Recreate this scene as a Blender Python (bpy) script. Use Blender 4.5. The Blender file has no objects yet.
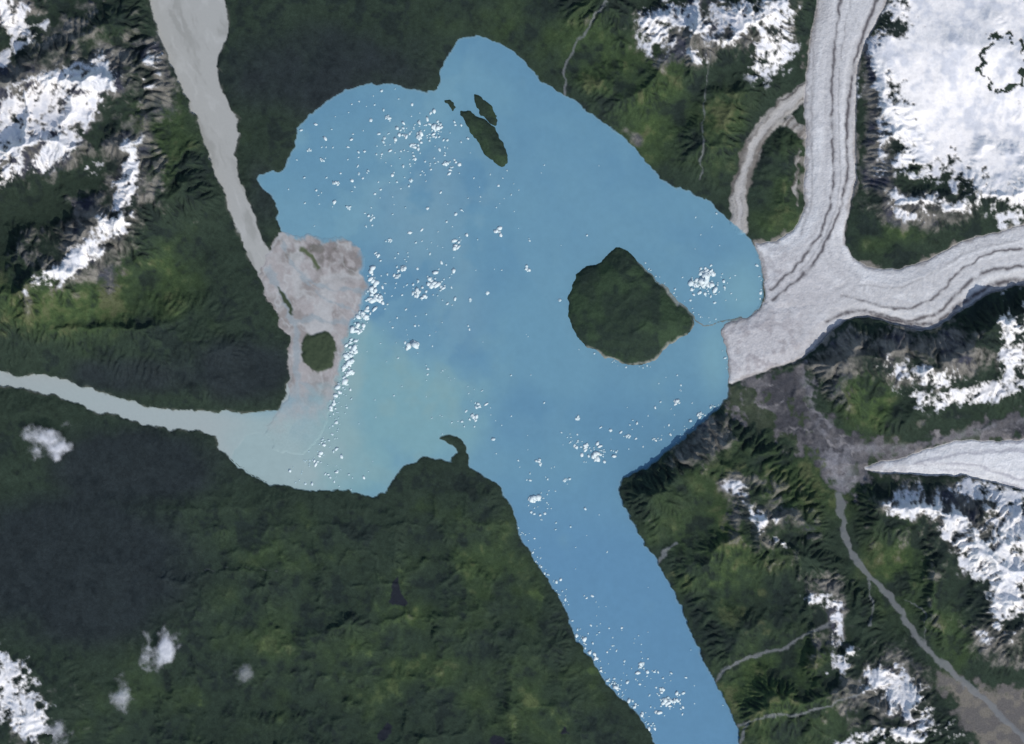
import bpy, math, numpy as np
rng=np.random.default_rng(7)
f32=np.float32
# ---------------------------------------------------------------- grid (map units: 1 unit ~ 25 m)
def axis(a,b,n=55,far=2600):
    core=np.arange(a,b+1,1.0)
    g=np.cumsum(1.2*1.085**np.arange(n)); g=g/g[-1]*far
    g=np.maximum(g,np.arange(1,n+1)*1.0)
    return np.concatenate([a-g[::-1],core,b+g]),n
xs,nx0=axis(-50,1074); ys,ny0=axis(-50,794)
X,Y=np.meshgrid(xs.astype(f32),ys.astype(f32))
NY,NX=X.shape
core=(slice(ny0,NY-ny0),slice(nx0,NX-nx0))
# ---------------------------------------------------------------- noise
def vnoise(x,y,seed,deriv=False):
    r=np.random.default_rng(seed).random((256,256)).astype(f32)*2-1
    xi=np.floor(x).astype(np.int32); yi=np.floor(y).astype(np.int32)
    fx=x-xi; fy=y-yi
    u=fx*fx*fx*(fx*(fx*6-15)+10); v=fy*fy*fy*(fy*(fy*6-15)+10)
    x0=xi&255; x1=(xi+1)&255; y0=yi&255; y1=(yi+1)&255
    a=r[y0,x0];b=r[y0,x1];c=r[y1,x0];d=r[y1,x1]
    k=a-b-c+d
    n=a+(b-a)*u+(c-a)*v+k*u*v
    if not deriv: return n
    du=30*fx*fx*(fx*(fx-2)+1); dv=30*fy*fy*(fy*(fy-2)+1)
    return n,du*((b-a)+k*v),dv*((c-a)+k*u)
def fbm(x,y,scale,octv=5,seed=1,gain=0.5):
    s=0;a=1;t=0;x=x/scale;y=y/scale
    for o in range(octv):
        s=s+a*vnoise(x,y,seed*31+o); t+=a; a*=gain
        x,y=(0.8*x-0.6*y)*2.03+3.7,(0.6*x+0.8*y)*2.03+1.3
    return s/t*1.6
def ridged(x,y,scale,octv=5,seed=1):
    s=0;a=1;t=0;w=1;x=x/scale;y=y/scale
    for o in range(octv):
        n=1-np.abs(vnoise(x,y,seed*57+o)*1.5); n=np.clip(n,0,1)**2
        s=s+a*n*w; t+=a; w=np.clip(n*1.6,0,1); a*=0.5
        x,y=(0.8*x-0.6*y)*2.07+5.1,(0.6*x+0.8*y)*2.07+9.2
    return s/t
def erof(x,y,scale,octv=7,seed=1):
    s=0;a=1;dx=0;dy=0;x=x/scale;y=y/scale
    for o in range(octv):
        n,ax,ay=vnoise(x,y,seed*77+o,True)
        dx=dx+ax;dy=dy+ay
        s=s+a*n/(1+dx*dx+dy*dy); a*=0.5
        x,y=(0.8*x-0.6*y)*2.0,(0.6*x+0.8*y)*2.0
    return s
def ss(a,b,x):
    t=np.clip((x-a)/(b-a),0,1); return t*t*(3-2*t)
# ---------------------------------------------------------------- distances
w1=fbm(X,Y,9,4,3); w2=fbm(X,Y,9,4,4)
WX=X+w1*2.2; WY=Y+w2*2.2
BIG=200.0
def chaikin(p,closed=True):
    p=np.array(p,float)
    q=np.roll(p,-1,0) if closed else p[1:]
    pp=p if closed else p[:-1]
    out=np.empty((len(pp)*2,2)); out[0::2]=pp*.8+q*.2; out[1::2]=pp*.2+q*.8
    if not closed: out=np.vstack([p[:1],out,p[-1:]])
    return out
def sdist(poly,QX=None,QY=None,margin=60,closed=True,smooth=True):
    QX=WX if QX is None else QX; QY=WY if QY is None else QY
    if smooth: poly=chaikin(poly,closed)
    poly=np.array(poly,f32)
    mn=poly.min(0)-margin; mx=poly.max(0)+margin
    j=np.where((xs>mn[0])&(xs<mx[0]))[0]; i=np.where((ys>mn[1])&(ys<mx[1]))[0]
    out=np.full(QX.shape,BIG,f32)
    if len(i)==0 or len(j)==0: return out
    sl=(slice(i[0],i[-1]+1),slice(j[0],j[-1]+1))
    x=QX[sl].astype(f32);y=QY[sl].astype(f32)
    d=np.full(x.shape,1e9,f32); ins=np.zeros(x.shape,bool)
    n=len(poly)
    for k in range(n if closed else n-1):
        ax,ay=poly[k]; bx,by=poly[(k+1)%n]
        ex=bx-ax;ey=by-ay; L=ex*ex+ey*ey+1e-9
        px=x-ax;py=y-ay
        t=np.clip((px*ex+py*ey)/L,0,1)
        qx=px-t*ex;qy=py-t*ey
        np.minimum(d,qx*qx+qy*qy,out=d)
        if closed:
            c=(ay>y)!=(by>y)
            if abs(ey)>1e-6: ins^= c&(px<ex*(py/ey))
    d=np.sqrt(d)
    if closed: d=np.where(ins,-d,d)
    out[sl]=np.minimum(d,BIG)
    return out
lake_p=[(437,93),(440,75),(448,52),(460,40),(478,37),(497,41),(512,50),(528,66),(545,84),(562,93),(575,100),(592,115),(612,130),(632,143),(645,160),(660,178),(685,190),(705,198),(722,214),(738,228),(748,238),(757,250),(763,266),(764,290),(761,308),(748,317),(730,321),(722,330),(727,350),(729,372),(727,395),(722,405),(708,418),(692,432),(672,448),(655,462),(640,470),(622,480),(617,488),(620,500),(628,515),(640,535),(655,558),(668,580),(678,600),(688,625),(700,655),(715,682),(728,702),(735,720),(742,760),(760,830),(800,900),(760,920),(690,830),(668,775),(655,744),(648,728),(635,712),(615,695),(600,672),(585,652),(573,630),(562,602),(548,582),(535,560),(522,541),(515,522),(510,505),(500,488),(487,476),(468,468),(455,462),(440,460),(425,457),(405,466),(393,478),(385,490),(376,499),(360,493),(340,490),(310,490),(290,487),(265,484),(238,470),(228,455),(250,430),(285,432),(305,422),(315,400),(322,375),(328,345),(330,322),(342,308),(348,295),(348,275),(344,258),(335,248),(318,246),(300,243),(287,238),(275,222),(278,210),(272,195),(262,188),(257,176),(265,173),(285,170),(292,150),(298,130),(312,112),(335,98),(350,88),(375,84),(400,85),(420,92)]
lake=sdist(lake_p,margin=110)
hook_p=[(438,438),(448,435),(460,439),(467,450),(467,464),(474,474),(440,474),(452,461),(456,452),(449,443)]
hook=sdist(hook_p)
lake=np.maximum(lake,-hook)
rivN_p=[(120,-220),(140,-60),(148,0),(155,20),(165,50),(175,75),(188,100),(200,130),(210,160),(222,190),(235,225),(248,258),(265,285),(282,312),(290,335),(291,360),(288,385),(280,412),(300,420),(312,380),(330,330),(300,270),(275,258),(265,242),(255,218),(245,195),(237,170),(235,150),(240,128),(232,108),(220,88),(218,62),(225,40),(230,20),(224,0),(215,-60),(230,-220)]
rivN=sdist(rivN_p)
rivW_p=[(-300,330),(-60,345),(0,370),(15,376),(35,374),(60,378),(90,388),(120,398),(150,407),(185,411),(220,412),(255,413),(280,410),(330,420),(300,470),(265,484),(240,468),(230,457),(217,446),(215,434),(190,430),(160,428),(130,421),(100,412),(70,401),(45,392),(20,389),(0,386),(-60,365),(-300,360)]
rivW=sdist(rivW_p)
nE=fbm(X,Y,13,4,33)
delta_p=[(276,233),(285,229),(300,235),(340,237),(356,243),(363,262),(367,280),(367,297),(361,311),(350,324),(348,345),(342,370),(335,400),(327,423),(318,442),(302,454),(285,455),(270,448),(264,430),(272,414),(286,405),(290,380),(290,345),(280,318),(262,288),(262,262)]
delta=sdist(delta_p)+nE*3.4
knob=sdist([(303,342),(310,334),(333,333),(336,346),(331,371),(314,373),(302,362)])
streak=sdist([(275,284),(282,288),(296,313),(291,316),(279,298)])
isl=[[(618,245),(628,250),(638,262),(650,275),(665,290),(678,303),(690,314),(696,323),(690,332),(675,340),(664,349),(656,360),(645,365),(625,364),(605,358),(588,348),(576,335),(568,318),(569,300),(574,280),(573,274),(585,268),(600,262),(610,252)],
 [(460,111),(468,111),(482,118),(496,130),(506,148),(509,162),(500,167),(488,158),(479,145),(471,130)],
 [(471,93),(479,95),(491,104),(498,118),(494,127),(486,121),(477,110)],
 [(445,99),(450,99),(457,107),(452,111)]]
isd=[sdist(p,smooth=(k<3)) for k,p in enumerate(isl)]
isd0=isd[0].copy()
spit=sdist([(638,262),(665,288),(692,316),(705,326),(722,322),(742,318)],closed=False)-1.0
isd[0]=np.minimum(isd[0],spit+0.3)
islmin=np.minimum.reduce(isd)
GX=X+w1*1.2; GY=Y+w2*1.2
g1_p=[(840,-220),(815,-80),(818,0),(813,20),(808,50),(805,80),(803,100),(806,130),(805,160),(803,185),(805,210),(796,228),(780,240),(762,243),(754,244),(762,262),(766,290),(764,308),(770,316),(830,318),(865,300),(872,268),(856,262),(846,248),(845,230),(850,205),(857,175),(856,140),(855,110),(856,80),(862,50),(875,25),(888,0),(900,-80),(940,-220)]
g2_p=[(1250,200),(1100,212),(1020,225),(1000,231),(970,238),(945,250),(920,262),(895,270),(870,268),(855,260),(825,285),(785,300),(764,300),(758,312),(745,318),(726,323),(720,332),(727,350),(729,372),(728,385),(745,379),(770,369),(800,360),(818,346),(832,330),(850,317),(875,318),(900,326),(925,331),(945,323),(965,308),(990,292),(1020,285),(1100,276),(1250,290)]
g3_p=[(1250,430),(1100,440),(1020,440),(990,441),(960,440),(930,448),(900,458),(875,463),(862,469),(875,473),(900,473),(935,475),(970,476),(1000,484),(1020,490),(1100,500),(1250,520)]
g1=sdist(g1_p,GX,GY); g2=sdist(g2_p,GX,GY); g3=sdist(g3_p,GX,GY)
glac=np.minimum.reduce([g1,g2,g3])
deb=sdist([(722,408),(727,390),(760,373),(800,364),(812,372),(820,400),(845,428),(900,440),(960,432),(1020,408),(1120,380),(1120,442),(1020,442),(960,442),(900,459),(864,468),(862,480),(852,495),(840,503),(828,485),(812,462),(790,442),(765,425),(742,416)])
fan=sdist([(930,668),(965,680),(1000,690),(1040,685),(1120,700),(1120,800),(1000,800),(975,744),(955,705)])
def pl(pts,w,m=40): return sdist(pts,closed=False,margin=m)-w
strand_c=[(808,88),(780,110),(757,137),(745,165),(739,195),(738,230)]
strand=np.minimum.reduce([pl(strand_c,8.2),pl([(776,120),(790,122),(804,134)],5),pl([(801,150),(794,180),(797,205)],1.2)])
streams=[pl([(838,495),(842,520),(846,545),(860,568),(885,592),(905,618),(922,645),(950,672),(985,700),(1020,735),(1080,790)],3.2)+.9*nE,
 pl([(866,574),(872,600),(868,625)],0.7),
 pl([(605,4),(592,22),(572,50),(564,75),(566,96)],0.9),
 pl([(712,40),(706,80),(703,110),(702,150),(700,180)],0.4),
 pl([(654,566),(664,552),(676,544)],1.4),
 pl([(712,690),(720,672),(745,657),(775,650),(805,634),(835,620)],1.3),
 pl([(735,728),(760,716),(800,713),(835,700),(860,690)],1.0),
 pl([(740,742),(748,720)],1.0),
 pl([(0,25),(20,30),(45,48)],0.8),
 pl([(922,645),(925,610),(905,600)],0.3),
 pl([(180,575),(230,566),(280,572),(300,566)],-0.4)]
stream=np.minimum.reduce(streams)
# ---------------------------------------------------------------- relief
low=np.minimum.reduce([lake,rivN,rivW,delta,glac,deb+3,fan,strand+2,streams[0]])
E0=(0.035*np.clip(X-745,0,600)*ss(1500,500,X)).astype(f32)
rwx=X+fbm(X,Y,45,4,11)*15; rwy=Y+fbm(X,Y,45,4,12)*15
ridges=[([(-150,170),(0,95),(60,58),(130,12),(160,-60)],48,60),([(-150,260),(0,165),(60,125),(112,88),(150,62)],56,60),([(-150,330),(30,280),(75,258),(112,225),(130,170),(122,130)],52,65),
 ([(112,225),(160,195),(200,170)],32,45),([(-100,340),(60,325),(180,330)],22,60),([(-80,20),(20,10),(60,-40)],45,50),
 ([(590,-120),(625,10),(690,30),(750,25),(800,5)],44,60),([(690,30),(650,85),(610,110)],32,45),([(750,25),(745,90),(720,150)],32,45),
 ([(775,215),(785,170),(787,140)],15,20),([(880,-60),(872,60),(880,130),(890,185)],32,36),([(890,185),(940,205),(1000,195),(1100,180)],28,42),([(900,60),(980,50),(1060,80)],16,60),
 ([(818,388),(848,352),(890,352),(940,354),(985,322),(1040,310),(1150,312)],54,42),([(940,358),(935,395),(900,425)],27,40),([(1000,350),(1010,400)],27,45),
 ([(885,520),(930,514),(985,530),(1060,540),(1150,570)],38,50),([(985,530),(1000,570),(1010,620),(1060,660)],42,60),([(930,514),(925,560),(935,620)],30,45),
 ([(655,485),(700,460),(745,483),(775,530),(820,575),(840,620),(850,690),(905,730),(940,800)],42,62),([(680,462),(700,448),(724,430)],30,34),([(745,478),(800,490),(815,540)],30,45),([(775,530),(720,560),(690,580)],29,40),([(835,610),(770,620),(725,640)],32,40),([(850,690),(800,690),(755,700)],32,36),
 ([(-120,760),(0,700),(40,740),(60,820)],22,60)]
R=np.zeros_like(X)
for p,H,Wd in ridges:
    d=sdist(p,rwx,rwy,margin=Wd+40,closed=False)
    r=H*np.clip(1-d/(Wd*1.35),0,1)**1.15
    R=np.where(R>r,R+0.22*r,r+0.22*R)
outd=np.maximum.reduce([-X-20,X-1044,-Y-20,Y-764]); outm=ss(0,250,outd)
R=R+outm*(18+34*ridged(X,Y,300,5,5))*ss(0,80,low)
mtn=np.clip(R/35,0,1)
icef=ss(.35,.95,np.maximum(np.exp(-(((X-960)/95)**2+((Y-70)/105)**2)**1.5),0))
hum=ss(440,540,Y)*ss(660,540,X)*ss(110,240,X+0.3*(Y-500))
er=erof(X,Y,70,8,2); rd=ridged(X+w1*3,Y+w2*3,60,6,9); rd2=ridged(X+w1*2,Y+w2*2,30,5,19)
H=R*(0.74+0.42*rd)+er*(3+10*mtn)*(1-.7*icef)+rd*(6*mtn*(1-.7*icef)+8.0*hum)+rd2*(4.5*hum+2.5*mtn*(1-icef))+hum*er*6+3
ramp=1-np.exp(-np.clip(low,0,200)/20.0)
H=H*ramp
H=np.maximum(H,0)
Hc=np.ascontiguousarray(H[core]).astype(np.float64); h0=Hc.copy(); ch,cw=Hc.shape
def erode(h,N,steps,ke):
    x=rng.random(N)*(cw-4)+1;y=rng.random(N)*(ch-4)+1
    vx=np.zeros(N);vy=np.zeros(N);sp=np.ones(N);wa=np.ones(N);sed=np.zeros(N)
    hf=h.ravel()
    for s in range(steps):
        xi=x.astype(int);yi=y.astype(int);fx=x-xi;fy=y-yi;i=yi*cw+xi
        a=hf[i];b=hf[i+1];c=hf[i+cw];d=hf[i+cw+1]
        gx=(b-a)*(1-fy)+(d-c)*fy; gy=(c-a)*(1-fx)+(d-b)*fx
        hh=a*(1-fx)*(1-fy)+b*fx*(1-fy)+c*(1-fx)*fy+d*fx*fy
        vx=vx*.15-gx*.85;vy=vy*.15-gy*.85
        l=np.hypot(vx,vy)+1e-6;vx/=l;vy/=l
        nx=np.clip(x+vx,1,cw-3);ny=np.clip(y+vy,1,ch-3)
        xj=nx.astype(int);yj=ny.astype(int);gx2=nx-xj;gy2=ny-yj;j=yj*cw+xj
        nh=hf[j]*(1-gx2)*(1-gy2)+hf[j+1]*gx2*(1-gy2)+hf[j+cw]*(1-gx2)*gy2+hf[j+cw+1]*gx2*gy2
        dh=nh-hh
        cap=np.maximum(-dh,0.02)*sp*wa*5
        dep=np.where(dh>0,np.minimum(dh,sed),np.where(sed>cap,(sed-cap)*.3,-np.minimum((cap-sed)*ke,-dh*0.6)))
        sed-=dep
        idx=np.concatenate([i,i+1,i+cw,i+cw+1])
        wt=np.concatenate([dep*(1-fx)*(1-fy),dep*fx*(1-fy),dep*(1-fx)*fy,dep*fx*fy])
        hf+=np.clip(np.bincount(idx,wt,minlength=hf.size),-0.5,0.5)
        sp=np.sqrt(np.clip(sp*sp-dh*0.5,0.05,9));wa*=.975
        x=nx;y=ny
    return h
for b in range(10): Hc=erode(Hc,45000,42,0.22)
def blur(a,r):
    for ax in (0,1):
        p=np.pad(a,[(r+1,r) if k==ax else (0,0) for k in (0,1)],mode='edge')
        c=np.cumsum(p,axis=ax,dtype=np.float64)
        n=a.shape[ax]
        a=(np.take(c,range(2*r+1,2*r+1+n),ax)-np.take(c,range(0,n),ax))/(2*r+1)
    return a
e=np.minimum.reduce([np.arange(cw)[None,:]+0*Hc,(cw-1-np.arange(cw))[None,:]+0*Hc,np.arange(ch)[:,None]+0*Hc,(ch-1-np.arange(ch))[:,None]+0*Hc])
fade=ss(2,30,e)
Hc=h0+(Hc-h0)*fade
Hb=blur(Hc,2); Hc=Hb+np.clip(Hc-Hb,-2.0,2.0)          # remove single-cell spikes
Hb=blur(Hc,1); Hc=Hc*0.6+Hb*0.4
ic_=icef[core]; Hc=Hc*(1-.75*ic_)+blur(Hc,4)*.75*ic_
H=H.astype(np.float64); H[core]=Hc
H=np.maximum(H,0)*.97
tpi=H-blur(blur(H,7),7)
tpi2=H-blur(blur(H,2),2)
gy_,gx_=np.gradient(H,ys,xs); slope=np.clip(np.hypot(gx_,gy_),0,1.3)
lw=np.minimum.reduce([lake,rivN,rivW,delta,glac])
T=E0+H+0.1+np.clip(lw*0.3,0,0.7)
T=T+ss(0,6,-deb)*(rd2*2.6+.6*w1)
cut=E0+0.1+np.clip(lw*0.3,-3,0)
T=np.where(lw<0,cut,T)
# ---------------------------------------------------------------- base colours
KI=np.array([.97,.99,1.06])
def C(r,g,b):
    c=np.array([r,g,b])/255.0
    c=np.where(c<=0.04045,c/12.92,((c+0.055)/1.055)**2.4)
    return (c/KI).astype(f32)
def mix(A,B,m): return A+(B-A)*m[...,None]
def ell(cx,cy,rx,ry,deg=0,w=1):
    a=math.radians(deg);dx=X-cx;dy=Y-cy
    u=dx*math.cos(a)+dy*math.sin(a);v=-dx*math.sin(a)+dy*math.cos(a)
    return w*np.exp(-((u/rx)**2+(v/ry)**2)**1.3)
def mx(L):
    m=np.zeros_like(X)
    for l in L: m=np.maximum(m,ell(*l))
    return m
nA=fbm(X,Y,120,5,21); nB=fbm(X,Y,28,5,22); nC=fbm(X,Y,8,4,23); nD=fbm(X,Y,3,3,24)
green=mx([(60,305,110,40,0,1),(150,270,60,60,0,.8),(600,60,70,50,40,.8),(650,110,60,60,40,.9),(720,130,40,50,0,.8),(640,160,30,20,0,.6),(420,10,40,40,0,.2),
 (260,540,150,40,10,.55),(480,560,80,70,30,.6),(380,640,200,100,0,.57),(540,700,70,60,0,.55),(250,700,130,60,0,.45),(780,480,120,50,0,.7),(720,560,70,80,30,.9),(770,680,80,80,0,.9),
 (870,400,30,40,-30,1),(900,560,40,60,30,.9),(950,640,30,40,0,.8),(930,690,40,20,0,.6),(785,190,30,50,0,.7),(895,235,40,25,0,.8),(20,60,50,20,-30,.6),(90,50,60,20,-30,.6),(170,140,40,60,0,.7),(240,600,60,40,0,.4),(520,20,60,30,0,.4),(560,470,30,30,0,0.3)])
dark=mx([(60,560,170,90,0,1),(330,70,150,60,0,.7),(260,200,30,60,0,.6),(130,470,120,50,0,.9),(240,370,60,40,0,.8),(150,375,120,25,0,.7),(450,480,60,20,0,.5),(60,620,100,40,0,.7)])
col=np.empty(X.shape+(3,),f32); col[:]=C(42,54,46)
col=mix(col,C(55,71,48),ss(.2,.95,green+.35*nB+.25*nA+.03*tpi))
col=mix(col,C(73,91,54),ss(.75,1.35,green+.45*nB+.3*nC+.04*tpi)*0.7)
col=mix(col,C(84,82,66),ss(.3,.95,nB*.7+nC*.5+.08*tpi+.5*hum*nA+.3*mtn)*ss(.25,.8,green)*.55)
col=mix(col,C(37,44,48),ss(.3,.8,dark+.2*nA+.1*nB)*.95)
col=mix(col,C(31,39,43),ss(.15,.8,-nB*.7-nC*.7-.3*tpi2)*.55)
col=col*(1+0.14*nC+0.15*nD)[...,None]
rockg=mx([(40,100,135,80,-30,1.1),(90,240,75,48,-30,1.0),(130,180,38,75,0,1.0),(160,80,40,60,0,.8),(710,30,110,45,0,.85),(880,120,22,130,0,1.1),(920,210,90,25,0,1.0),(920,360,130,40,0,.85),(840,360,50,26,0,1.0),(960,530,110,60,30,.95),(1000,620,60,60,0,.85),(890,690,80,50,0,.9),(760,515,50,35,40,.85),(745,485,35,15,0,.8),(830,620,25,45,0,.8),(700,440,50,25,-40,1.0),(10,10,60,50,0,.85),(10,700,70,60,0,.85),(630,135,24,9,40,.8),(840,255,20,20,0,.7),(650,60,40,30,0,.4),(820,590,35,25,20,.6)])
rk=mix(np.broadcast_to(C(92,91,90),col.shape),C(124,121,119),ss(-.5,.7,nC+nB*.5)); rk=mix(rk,C(62,63,80),ss(.0,.7,nB*.6-nC*.5))
col=mix(col,rk*(1+.15*nD)[...,None],ss(.5,1.0,rockg+.38*nB+.2*nC+.03*tpi+.25*(slope-.6)+outm*.4)*.8)
tarn=np.minimum.reduce([sdist([(388,605),(395,572),(401,590),(410,606)]),sdist([(375,735),(388,720),(392,728),(382,742)]),sdist([(488,742),(495,733),(505,737),(500,746)]),sdist([(560,735),(565,723),(572,733)])])
col=mix(col,C(34,38,46),ss(.6,-.6,tarn))
# snow
sg=mx([(12,22,42,20,35,1.05),(20,50,48,10,-40,.95),(42,100,72,22,-33,1.12),(10,140,54,23,-35,1.12),(75,112,55,20,-33,1.05),(60,150,48,13,-40,.95),(128,190,15,50,12,1.05),(118,225,27,18,-50,1.05),(78,262,52,14,-32,1.08),(0,182,34,14,-30,1.0),(100,85,28,20,-30,1.0),(52,275,20,9,-20,.8),(150,75,14,34,20,.55),(95,170,20,10,-30,.6),
 (955,85,98,98,0,1.6),(1010,150,80,70,0,1.5),(1000,10,140,45,0,1.5),(925,120,40,60,0,1.2),(940,204,55,13,4,.95),(985,195,45,20,0,.9),(905,215,20,8,20,.8),
 (690,20,36,18,20,.9),(655,30,22,28,0,.85),(750,18,50,22,0,1.0),(770,50,28,36,20,.85),(725,45,20,12,0,.8),(700,60,20,8,20,.65),
 (1012,330,22,50,0,1.05),(925,375,52,13,12,.95),(975,392,60,14,-12,.98),(880,365,18,11,30,.85),(920,397,32,10,20,.75),(1020,370,30,24,0,.95),
 (965,545,80,24,52,1.0),(1000,595,32,47,0,1.05),(925,508,48,16,20,.9),(995,492,48,15,5,1),(1010,540,40,60,0,1.05),(900,515,20,11,0,.75),
 (905,695,46,24,30,1.0),(880,678,24,18,0,.95),(945,728,38,13,10,.8),(900,735,30,16,0,.8),(840,660,24,13,-40,.75),(760,520,28,15,45,.75),(742,490,22,8,20,.7),(780,540,20,9,20,.65),(822,600,24,8,10,.8),(835,630,8,24,0,.72),(870,735,40,12,-20,.75),
 (8,690,38,42,0,1.0),(30,715,32,24,30,.95)])
sn=sg+.38*nB+.34*nC+.18*nD+.045*np.clip(tpi,-6,6)-.16*np.clip(slope-.7,0,2)+.6*outm*mtn*ss(900,1200,X)+.35*outm*mtn*(nA*.7+.4)
ring=np.abs(np.hypot((X-1003-5*w1-4*nB)/20,(Y-62-5*w2)/28)-1)
sn=sn-1.7*np.exp(-(ring/.12)**2)*ss(-.4,.5,nC+.35)-ell(865,120,10,70,0,.6)
snow=ss(.52,.90,sn)*ss(-1,3,np.minimum(glac+1,99))*np.clip(ss(.12,.35,sg)+ss(0,.3,outm),0,1)
snow=snow*ss(0,4,np.minimum(lake,deb+2))
scol=mix(np.broadcast_to(C(234,232,234),col.shape),C(200,203,213),ss(-.3,.9,nB*.6+nC*.8))
scol=scol*(1+.05*nD)[...,None]
col=mix(col,scol,snow)
# debris, outwash
brd=ridged(X+w1*3,(Y+w2*3),22,5,51)
dcol=mix(np.broadcast_to(C(96,95,99),col.shape),C(66,67,73),ss(-.4,.4,nB+.6*nC)); dcol=mix(dcol,C(136,134,138),ss(.42,.75,brd)*.65)
dcol=mix(dcol,C(52,64,47),ss(.05,.45,nC*.8-nB*.7+mx([(772,428,50,13,38,1.0),(795,402,24,18,0,.6),(945,428,44,9,-5,.6),(745,398,22,9,0,.4),(870,436,24,6,10,.5)])-.2)*.85)
dcol=mix(dcol,C(134,134,142),mx([(838,468,15,28,-20,1),(880,449,60,5,0,.8),(812,392,8,34,-20,.7),(826,428,9,32,-25,.8),(980,430,60,5,-14,.6)])*ss(-.8,.3,nC)*.85)
dcol=dcol*(1+.18*nD)[...,None]
dm=ss(4,-4,deb+nC*9+nB*7); col=mix(col,dcol,dm)
fcol=mix(np.broadcast_to(C(104,101,102),col.shape),C(122,117,112),ss(-.3,.5,nC)); col=mix(col,fcol,ss(4,-4,fan+nC*8)*.8)
sk_=sdist(strand_c,closed=False,margin=40)
stc=mix(np.broadcast_to(C(156,154,153),col.shape),C(108,104,102),ss(-.2,.5,vnoise(sk_/1.8+.5,X*0+Y/30,191)*.9+.3*nC))
stc=mix(stc,C(182,181,183),np.exp(-((sk_-.5)/3.2)**2)*.75)
col=mix(col,stc,ss(1.2,-1.2,strand+nC*1.4)*.9)
col=mix(col,C(112,116,121),ss(1.0,-1.0,stream+nC*.7)*.75)
col=mix(col,C(138,133,130),ss(5,0,np.minimum(glac,99)+nC*6+2)*ss(.0,.3,nB+.25)*.6)
# lake water
silt=C(144,164,167)
W=np.empty_like(col); W[:]=C(100,141,163)
W=mix(W,C(92,133,159),ss(-.5,.6,fbm(X,Y*1.3,140,4,71)))
W=mix(W,C(112,151,168),ss(-.1,.8,fbm(X+Y*.6+20*nB,Y*.5,60,6,72))*.6*ss(540,420,X))
W=mix(W,C(104,144,165),ss(.1,.8,fbm(X-Y*.3+14*nB,Y*.7,80,6,79))*.5)
W=mix(W,C(91,132,163),ss(450,560,Y)*.9)
gr=mx([(400,405,85,75,35,1.0),(350,460,60,50,0,1.1),(370,350,40,40,0,.8)])
tm=ss(.12,.9,gr+.25*fbm(X,Y,50,6,73)+.15*nB)
W=mix(W,C(117,155,164),tm*.95)
W=mix(W,C(127,156,158),ss(.35,.9,fbm(X+Y*.7,Y-X*.7,34,6,74)+.3*gr)*tm*.35)
W=mix(W,C(132,160,164),ss(.15,1,mx([(300,465,70,30,0,1.2),(335,440,32,55,0,1.0),(345,380,18,50,10,.9),(362,325,14,22,20,.6)])+.2*nB)*.85)
rmouth=ss(350,285,X+24*nB)*ss(392,425,Y)
W=mix(W,silt,rmouth)
W=mix(W,C(122,154,168),mx([(420,205,50,80,0,.5),(470,230,20,80,10,.4),(455,300,30,50,-20,.35)])*ss(-.6,.5,nB+.2))
W=mix(W,C(118,158,170),mx([(715,360,16,40,0,.6),(745,290,24,30,0,.6)]))
W=W*(1+.02*nC+.015*nD)[...,None]
W_in=W
W=mix(W,C(132,152,160),ss(-1.8,0,lake)*.3*ss(0,3,np.minimum(delta,rivW)))
# river
rcol=np.empty_like(col); rcol[:]=C(156,158,158)
bx=X*.92+Y*-.38; by=X*.38+Y*.92     # across / along the valley
rcol=mix(rcol,C(140,142,141),ss(.0,.7,fbm(bx+w1*2,by*.3,13,5,61))*.85)
rcol=mix(rcol,C(170,172,173),ss(.45,.85,ridged(bx+w1*2,by*.3,15,4,62))*.5)
rcol=mix(rcol,C(152,163,165),ss(330,400,Y))
rcol=mix(rcol,W_in,ss(205,270,X+10*nB)*ss(400,412,Y))
rv=np.minimum(rivN,rivW)
col=mix(col,C(96,98,92),ss(3,0,rv)*ss(-.1,.3,nC)*.5)
col=mix(col,rcol,ss(.7,-.7,rv))
# delta flats
dwx=X+nE*7; dwy=Y+w2*5
ch1=np.clip(1-np.abs(vnoise(dwx/15,dwy/26,165)*3.2),0,1)**1.5
ch2=np.clip(1-np.abs(vnoise(dwx/8+9,dwy/13,166)*3.0),0,1)**1.5
dl=np.empty_like(col); dl[:]=C(152,149,151)
dl=mix(dl,C(130,126,126),ss(.0,.6,fbm(X,Y,16,5,65)+.15)*.8)
dl=mix(dl,C(114,109,109),mx([(338,258,30,20,20,1),(305,250,24,16,0,.9)])*ss(-.5,.3,nC+.3*nB)*.9)
dl=mix(dl,C(84,86,78),mx([(338,258,28,18,20,1),(305,250,24,16,0,1)])*ss(.2,.6,nC-.2*nB)*.6)
dl=mix(dl,C(172,175,178),np.clip(ch1+.6*ch2,0,1)*.65)
dl=mix(dl,C(136,147,155),ss(1.5,-1.5,np.minimum.reduce([pl([(268,268),(285,300),(296,330),(297,370),(294,405),(285,440)],3.0),pl([(296,322),(315,318),(340,322),(356,324)],1.8),pl([(297,380),(315,392),(330,420)],1.6),pl([(280,240),(300,275),(330,290),(366,292)],1.4),pl([(300,275),(325,300),(356,312)],1.2)])+nC*2)*.75)
dl=mix(dl,C(80,90,68),ss(2,-1,pl([(303,250),(312,258),(318,268)],1.5)+nC))
dl=dl*(1+.06*nD)[...,None]
dl=mix(dl,C(156,161,163),ss(370,425,Y+8*nB)*.8)
wetm=ss(385,435,Y+.2*(X-300)+16*nB+8*nC)
dl=mix(dl,W_in,wetm)
dl=mix(dl,W_in,ss(-5.5,.2,delta+nC*2.5)*ss(.5,-1,lake)*.92)
dl=mix(dl,C(54,66,50),ss(1.2,-1.2,np.minimum(knob+nC,streak+1.3+nC)))
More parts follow.
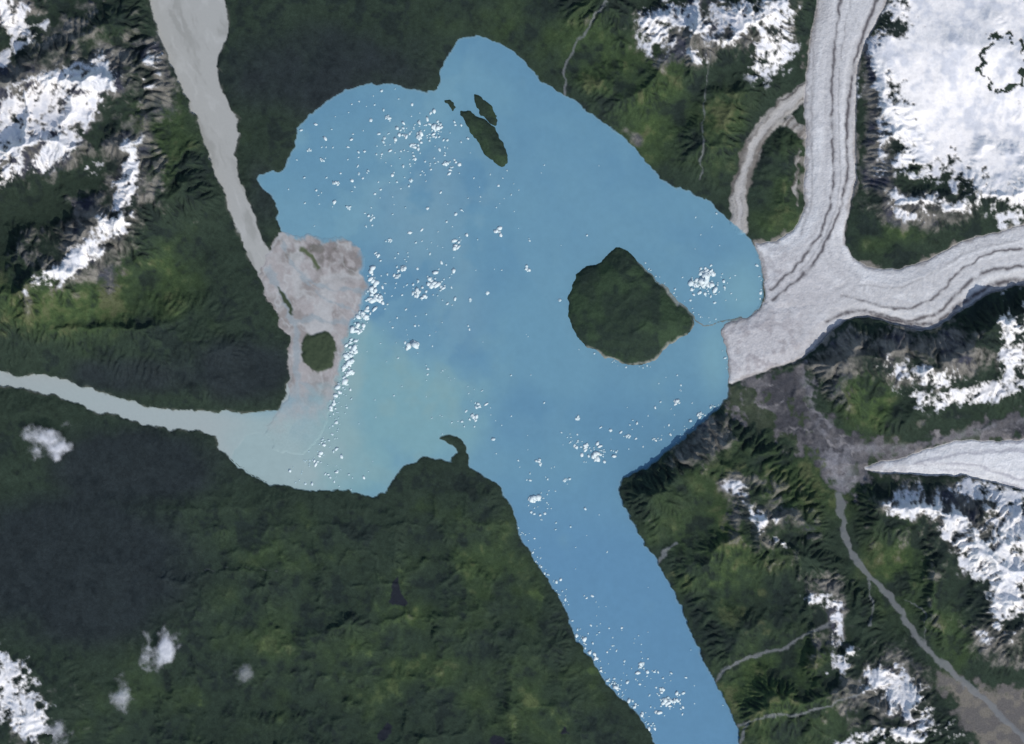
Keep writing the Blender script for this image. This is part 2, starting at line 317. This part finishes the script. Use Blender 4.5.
# glacier ice
gd=-glac
def lin(pts,w): return np.exp(-((sdist(pts,X+w1*1.5,Y+w2*1.5,closed=False))/w)**2)
g=np.empty_like(col); g[:]=C(188,189,194)
fl=vnoise(np.minimum(np.where(g1<0,-g1,0),99)/3.0,X*0+Y/60,91)*.55+vnoise(-g2/3.0,X/55,92)*.55*(g2<0)+vnoise(-g1/7,Y/90,95)*.5*(g1<0)
g=mix(g,C(158,158,163),ss(-.1,.8,fl+.4*nC)*.5)
g=mix(g,C(214,216,221),ss(.1,.8,-fl+.3*nB)*.5)
g=mix(g,C(174,173,178),mx([(770,340,60,50,0,1),(800,290,50,38,0,.8)])*.9)
g=mix(g,C(146,142,147),ss(.0,.7,fbm(X+Y,Y-X,9,4,97))*mx([(762,350,56,46,0,1),(775,275,22,34,0,.7)])*.7)
M=np.zeros_like(X)
for p,w,a in [([(856,-100),(840,0),(834,50),(831,100),(832,150),(834,180),(829,210),(817,240),(795,268),(770,290)],1.5,.95),
 ([(920,-100),(876,0),(857,50),(849,90),(846,135),(848,175),(841,205),(830,235),(808,272),(772,300)],1.8,1.0),
 ([(866,-100),(850,0),(841,50),(838,100),(839,150),(841,180),(835,212),(822,242),(800,272)],1.0,.4),
 ([(816,20),(812,60),(811,110),(812,160),(811,205),(800,235)],1.3,.4),
 ([(1200,238),(1020,248),(985,254),(958,272),(935,298),(905,310),(870,303),(840,296)],1.5,.95),
 ([(1200,262),(1020,266),(985,270),(960,290),(938,314),(910,322),(880,314),(850,310),(825,322)],1.9,.95),
 ([(1200,282),(1020,279),(990,285),(965,301),(944,317),(925,326),(902,322),(872,315)],2.6,1),
 ([(1020,240),(970,250),(935,272),(900,288),(860,285)],1,.4)]:
    M=np.maximum(M,a*lin(p,w))
g=mix(g,C(80,77,82),M*np.clip(.9+.7*nC,0,1))
g=mix(g,C(138,134,135),ss(4,0,gd+nC*3)*.6)
g3c=mix(np.broadcast_to(C(208,210,216),col.shape),C(176,177,186),ss(0,.8,vnoise(-g3/2.5,X/60,98)+.4*nC)); g3c=mix(g3c,C(140,138,144),ss(1,-1,(X-902)/40)*ss(-.6,.3,nC)*.7)
g=mix(g,g3c,ss(2,-2,g3))
g=g*(1+.08*nD+.05*nC)[...,None]
col_g=mix(col,g,ss(.7,-.7,glac))
dfade=ss(1.0,-1.0,delta)
col_d=mix(col_g,dl,dfade)
ter_c=mix(col_d,W,ss(.6,-.6,lake)*ss(-.8,.8,delta))
# islands
ic=np.empty_like(col); ic[:]=C(43,56,47); ic=mix(ic,C(50,66,50),ss(-.1,.7,nB+.4*nC)); ic=mix(ic,C(36,47,44),ss(.0,.7,-nC-.5*nB)*.6)
ic=ic*(1+.10*nD)[...,None]
edge=ss(-2.6,-.3,isd0)*ss(-30,30,(X-630)+(Y-305)+nC*20)
ic=mix(ic,C(146,148,144),edge*ss(-.4,.4,nC+.2)*.75); ic=mix(ic,C(112,124,126),ss(.6,-.3,spit)*ss(-2,1,isd0)*.8)
# ---------------------------------------------------------------- mesh builders
def to_obj(name,V,F,cols,mat,smooth=True):
    me=bpy.data.meshes.new(name)
    me.vertices.add(len(V)); me.vertices.foreach_set("co",V.astype(f32).ravel())
    nl=F.size; me.loops.add(nl); me.loops.foreach_set("vertex_index",F.astype(np.int32).ravel())
    me.polygons.add(len(F)); me.polygons.foreach_set("loop_start",np.arange(0,nl,F.shape[1],dtype=np.int32))
    me.update(calc_edges=True)
    if smooth: me.polygons.foreach_set("use_smooth",np.ones(len(F),bool))
    if cols is not None:
        at=me.color_attributes.new("tint",'FLOAT_COLOR','POINT')
        cc=np.ones((len(V),4),f32); cc[:,:cols.shape[1]]=np.clip(cols,0,1); at.data.foreach_set("color",cc.ravel())
    me.materials.append(mat)
    o=bpy.data.objects.new(name,me); bpy.context.scene.collection.objects.link(o); return o
IDX=np.arange(NX*NY).reshape(NY,NX)
def sub(name,mask,Z,colr,mat):
    fm=mask[:-1,:-1]&mask[1:,:-1]&mask[1:,1:]&mask[:-1,1:]
    F=np.stack([IDX[:-1,:-1][fm],IDX[1:,:-1][fm],IDX[1:,1:][fm],IDX[:-1,1:][fm]],1)
    u,inv=np.unique(F,return_inverse=True); F=inv.reshape(F.shape)
    V=np.stack([X.ravel()[u]-512,372-Y.ravel()[u],np.asarray(Z).ravel()[u]],1)
    return to_obj(name,V,F,colr.reshape(-1,3)[u],mat)
def mat(name,rough=.9,spec=.2,bs=.3,bstr=.3,bdist=1.0,var=.15,vs=.6):
    m=bpy.data.materials.new(name);m.use_nodes=True;nt=m.node_tree;N=nt.nodes;L=nt.links
    b=N["Principled BSDF"];b.inputs["Roughness"].default_value=rough;b.inputs["Specular IOR Level"].default_value=spec
    a=N.new("ShaderNodeVertexColor");a.layer_name="tint"
    tc=N.new("ShaderNodeTexCoord")
    n=N.new("ShaderNodeTexNoise");n.inputs["Scale"].default_value=vs;n.inputs["Detail"].default_value=3
    L.new(tc.outputs["Object"],n.inputs["Vector"])
    mr=N.new("ShaderNodeMapRange");mr.inputs[1].default_value=.3;mr.inputs[2].default_value=.7;mr.inputs[3].default_value=1-var;mr.inputs[4].default_value=1+var
    L.new(n.outputs[0],mr.inputs[0])
    v=N.new("ShaderNodeVectorMath");v.operation='SCALE';L.new(a.outputs[0],v.inputs[0]);L.new(mr.outputs[0],v.inputs["Scale"])
    L.new(v.outputs[0],b.inputs["Base Color"])
    n2=N.new("ShaderNodeTexNoise");n2.inputs["Scale"].default_value=bs;n2.inputs["Detail"].default_value=3
    L.new(tc.outputs["Object"],n2.inputs["Vector"])
    bp=N.new("ShaderNodeBump");bp.inputs["Strength"].default_value=bstr;bp.inputs["Distance"].default_value=bdist
    L.new(n2.outputs[0],bp.inputs["Height"]);L.new(bp.outputs[0],b.inputs["Normal"])
    return m
m_ter=mat("forest_and_rock",.95,.1,.45,.4,.9,.13,.7); m_water=mat("silty_water",.4,.12,.12,.05,.5,.015,.15)
m_ice=mat("glacier_ice",.8,.2,.5,.6,1.1,.06,.6); m_snow=mat("snow",.85,.2,.25,.4,1.1,.03,.5)
m_sand=mat("silt_flats",.9,.2,.6,.15,.5,.04,.5); m_isl=mat("island_forest",.95,.1,.5,.5,1.0,.14,.7); m_river=mat("river_water",.45,.12,.3,.08,.3,.02,.3)
sub("terrain",np.ones_like(X,bool),T,ter_c,m_ter)
sub("snowfield",(snow>.25),T+(snow-.5)*1.2,ter_c,m_snow)
sub("lake",(lake<3),np.zeros_like(X),W,m_water)
sub("river",rivN<1.2,E0*0+.12,col_d,m_river)
sub("river",(rivW<1.2)&(lake>-40),np.where(lake<-2,-.12,.09),mix(col_d,W_in,ss(0,-6,lake)),m_river)
sub("river_delta",delta<2,np.clip(-delta*.25,-.5,.4)+(.12*nC-.18*ch1)*(delta<-2)*(1-wetm)+ np.where(knob<0,np.clip(-knob*.5,0,1.5)+.5*nD*(knob<-1),0),dl,m_sand)
sub("stream",(streams[0]<1),T+np.clip(-streams[0]*.4,-.4,.3),ter_c,m_river)
def gz(s): return E0+np.clip(-s*.5,-1,1.0)+np.clip(-s,0,14)*.16+.2*nD+.2*nC
sub("glacier",g1<1.5,gz(g1),col_g,m_ice); sub("glacier",g2<1.5,gz(g2)+.05,col_g,m_ice); sub("glacier",g3<1.5,gz(g3),col_g,m_ice)
sub("glacier",strand<1.5,T+np.clip(-strand*.4,-.6,1.2)+.15*nC,ter_c,m_ice)
hts=[15,4,3,1]
for k,s in enumerate(isd):
    s0=isd0 if k==0 else s
    dd=np.clip(-s0,0,60)
    Z=np.clip(-s*.5,-1,.4)+hts[k]*(1-np.exp(-dd/ (18 if k==0 else 6)))*(.8+.4*rd)+ (er*1.8+nD*.25)*ss(0,8,dd)
    sub("island",s<2,Z,ic,m_isl)
# ---------------------------------------------------------------- icebergs
bpy.ops.mesh.primitive_ico_sphere_add(subdivisions=1,radius=1); o=bpy.context.object
bv=np.array([v.co[:] for v in o.data.vertices]); bf=np.array([p.vertices[:] for p in o.data.polygons]); bpy.data.objects.remove(o)
def look(F,x,y):
    return F[np.clip(np.searchsorted(ys,y),0,NY-1),np.clip(np.searchsorted(xs,x),0,NX-1)]
P=[]
def cl(cx,cy,sx,sy,n,r0,r1,deg=0):
    n=int(n*.8)
    a=math.radians(deg)
    u=rng.normal(0,sx,n);v=rng.normal(0,sy,n);t=rng.random(n)**3
    for q,w_,tt in zip(u,v,t): P.append((cx+q*math.cos(a)-w_*math.sin(a),cy+q*math.sin(a)+w_*math.cos(a),r0+(r1-r0)*tt))
def al(pts,n,j,r0,r1):
    p=np.array(pts,float);L=np.hypot(*np.diff(p,axis=0).T);c=np.concatenate([[0],np.cumsum(L)])
    t=rng.random(n)*c[-1];x=np.interp(t,c,p[:,0])+rng.normal(0,j,n);y=np.interp(t,c,p[:,1])+rng.normal(0,j,n)
    for a,b,q in zip(x,y,rng.random(n)**2.5): P.append((a,b,r0+(r1-r0)*q))
for a in [(428,132,14,9,64,1,3.0),(412,150,22,16,48,1,2.5),(440,165,18,10,30,1,2.3),(405,128,10,6,16,1,2.8),(345,150,30,25,30,1,2.3),(330,180,35,25,26,1,2.4),(400,200,60,50,80,.9,2.4),(385,280,18,14,40,1,3),(430,282,12,6,28,1,3.2),(420,300,30,20,28,.9,2.4),(450,235,40,35,30,.9,2.4),
 (705,280,9,7,60,1.1,3.4),(712,290,14,9,34,1,2.5),(590,450,14,5,44,1,2.8),(575,438,10,5,16,.8,2.2),(625,432,40,7,22,.8,2.0),(670,400,25,14,18,.8,2.0),(470,415,16,14,24,.9,2.4),(535,470,16,10,16,.8,2.2),(540,505,10,16,26,.9,2.6),(500,400,50,40,26,.7,1.5),
 (640,690,28,14,48,.8,2.6),(670,702,12,6,36,1,3.2),(620,655,20,15,32,.8,2.3),(590,620,12,14,20,.8,2.2),(650,660,22,20,22,.8,2.2),(600,560,25,50,20,.7,1.6),(380,380,40,40,22,.6,1.4),(340,470,20,10,26,.8,2.2),(420,340,30,10,12,.8,2.2),(610,200,90,60,16,.7,1.4),(490,220,30,30,12,.8,1.6),(720,230,18,18,12,.8,1.6),(380,95,25,8,10,.8,1.8)]: cl(*a)
al([(373,275),(373,298),(365,314),(355,328),(352,350),(346,372),(341,395)],130,3.2,.9,3.6)
al([(338,395),(333,425),(325,448),(310,466),(295,480)],70,5,.8,2.6)
al([(574,630),(588,655),(604,675),(620,697),(640,712),(652,730)],90,4,.8,2.8)
al([(517,522),(537,558),(552,580),(566,604)],44,3,.7,2.0)
al([(640,262),(668,290),(695,316),(722,320)],36,2.0,.7,1.5)
al([(729,330),(730,390)],22,2.5,.7,1.8); al([(758,250),(765,300)],22,2.5,.7,1.8); al([(590,350),(625,366),(650,366)],20,1.5,.6,1.4); al([(640,445),(690,430),(722,405)],26,4,.7,1.8)
al([(350,310),(375,325),(400,345),(440,370),(480,405)],20,5,.6,1.5)
big=[(457,245,4.8),(498,231,4),(527,270,3.5),(413,345,5.8),(432,283,5.4),(416,292,4.4),(402,268,4),(398,276,3.2),(380,300,4.2),(535,499,5.8),(676,402,4.2),(704,279,8),(712,287,5.4),(696,284,4.8),(708,272,4.4),(596,455,5),(586,447,4),(420,137,4.6),(435,128,4),(412,146,3.4),(388,118,3.2),(446,164,3.6),(336,183,3.2),(668,703,5.4),(676,700,3.8),(660,690,3.4),(632,708,4),(540,463,3.4),(475,418,3.6),(349,362,5.2),(353,350,4.8),(350,372,4.6),(364,316,4.8),(357,331,4.4),(349,208,2.8),(642,665,3.4),(700,415,3.2),(374,292,4.2),(478,405,2.8),(628,436,2.8),(578,418,3),(424,296,3.4),(310,150,2.4),(372,218,2.8),(322,160,2.6),(411,180,2.6),(565,480,2.4),(560,300,2),(470,300,2.4),(390,240,2.6)]
for x,y,r in big:
    for k in range(8):
        P.append((x+rng.normal(0,r*.42),y+rng.normal(0,r*.36),r*(.36+.28*rng.random())))
VV=[];FF=[];BC=[];n=0
cb=C(208,220,225); cs=C(158,187,200)
for x,y,r in P:
    if look(lake,x,y)>-r*.3 or look(islmin,x,y)<1.5 or look(delta,x,y)<-2.5: continue
    v=bv*(1+rng.normal(0,.2,(len(bv),1)))
    v[:,2]=np.clip(v[:,2],-.5,.45)
    a=rng.random()*6.28; s=np.array([r*(.8+.6*rng.random()),r*(.6+.4*rng.random()),r*.28])
    v=v*s; v=np.stack([v[:,0]*math.cos(a)-v[:,1]*math.sin(a)+x-512,v[:,0]*math.sin(a)+v[:,1]*math.cos(a)+372-y,v[:,2]+.08*r+max(0,.35*(look(delta,x,y)<1))],1)
    q=np.clip((r-.8)/1.4,0,1)*.8+.2*rng.random()
    VV.append(v);FF.append(bf+n);n+=len(bv);BC.append(np.tile(cs+(cb-cs)*q,(len(bv),1)))
VV=np.concatenate(VV);FF=np.concatenate(FF);BC=np.concatenate(BC)
to_obj("icebergs",VV,FF,BC,mat("berg_ice",.6,.2,1.5,.3,.3,.05,1.5),smooth=True)
# ---------------------------------------------------------------- clouds
mc=bpy.data.materials.new("cloud_vapour");mc.use_nodes=True;nt=mc.node_tree;b=nt.nodes["Principled BSDF"]
b.inputs["Base Color"].default_value=(.66,.67,.70,1);b.inputs["Roughness"].default_value=1;b.inputs["Specular IOR Level"].default_value=0
va=nt.nodes.new("ShaderNodeVertexColor");va.layer_name="tint";nt.links.new(va.outputs[0],b.inputs["Alpha"])
for k,(cx,cy,rx,ry,am) in enumerate([(47,442,21,19,.8),(162,652,15,19,.75),(124,694,13,15,.45),(242,672,11,9,.22),(60,735,18,11,.5)]):
    n_=60;u,v=np.meshgrid(np.linspace(-1.7,1.7,n_),np.linspace(-1.7,1.7,n_))
    x=u*rx;y=v*ry;f=1-np.hypot(u,v)+.75*fbm(x+k*90+540,y+500,12,5,81)
    al_=ss(-.2,1.1,f)*am*ss(1.7,1.3,np.maximum(abs(u),abs(v)))
    z=17+np.clip(f,0,1.5)*2.0
    V=np.stack([x+cx-512,372-(y+cy),z],-1).reshape(-1,3)
    I=np.arange(n_*n_).reshape(n_,n_);F=np.stack([I[:-1,:-1],I[1:,:-1],I[1:,1:],I[:-1,1:]],-1).reshape(-1,4)
    to_obj("cloud",V,F,np.repeat(al_.reshape(-1,1),3,1),mc)
# ---------------------------------------------------------------- light, sky, camera
az=math.radians(150); el=math.radians(46)      # compass bearing: north is +Y
d=np.array([math.sin(az)*math.cos(el),math.cos(az)*math.cos(el),math.sin(el)])
from mathutils import Vector
s=bpy.data.lights.new("sun",'SUN');s.energy=3.0;s.angle=math.radians(.5);s.color=(1,.955,.90)
so=bpy.data.objects.new("sun",s);so.rotation_euler=Vector(d).to_track_quat('Z','Y').to_euler();so.location=(0,0,800);bpy.context.scene.collection.objects.link(so)
w=bpy.data.worlds.new("World");bpy.context.scene.world=w;w.use_nodes=True;nt=w.node_tree
sk=nt.nodes.new("ShaderNodeTexSky");sk.sky_type='NISHITA';sk.sun_disc=False;sk.sun_elevation=el;sk.sun_rotation=az
bg=nt.nodes["Background"];bg.inputs[1].default_value=.15;nt.links.new(sk.outputs[0],bg.inputs[0])
cam=bpy.data.cameras.new("camera");co=bpy.data.objects.new("camera",cam);bpy.context.scene.collection.objects.link(co)
co.location=(0,0,6000);cam.lens=36*6000/1024;cam.sensor_width=36;cam.clip_start=10;cam.clip_end=20000
bpy.context.scene.camera=co
sc=bpy.context.scene;sc.view_settings.view_transform='Standard';sc.view_settings.look='None';sc.view_settings.exposure=0
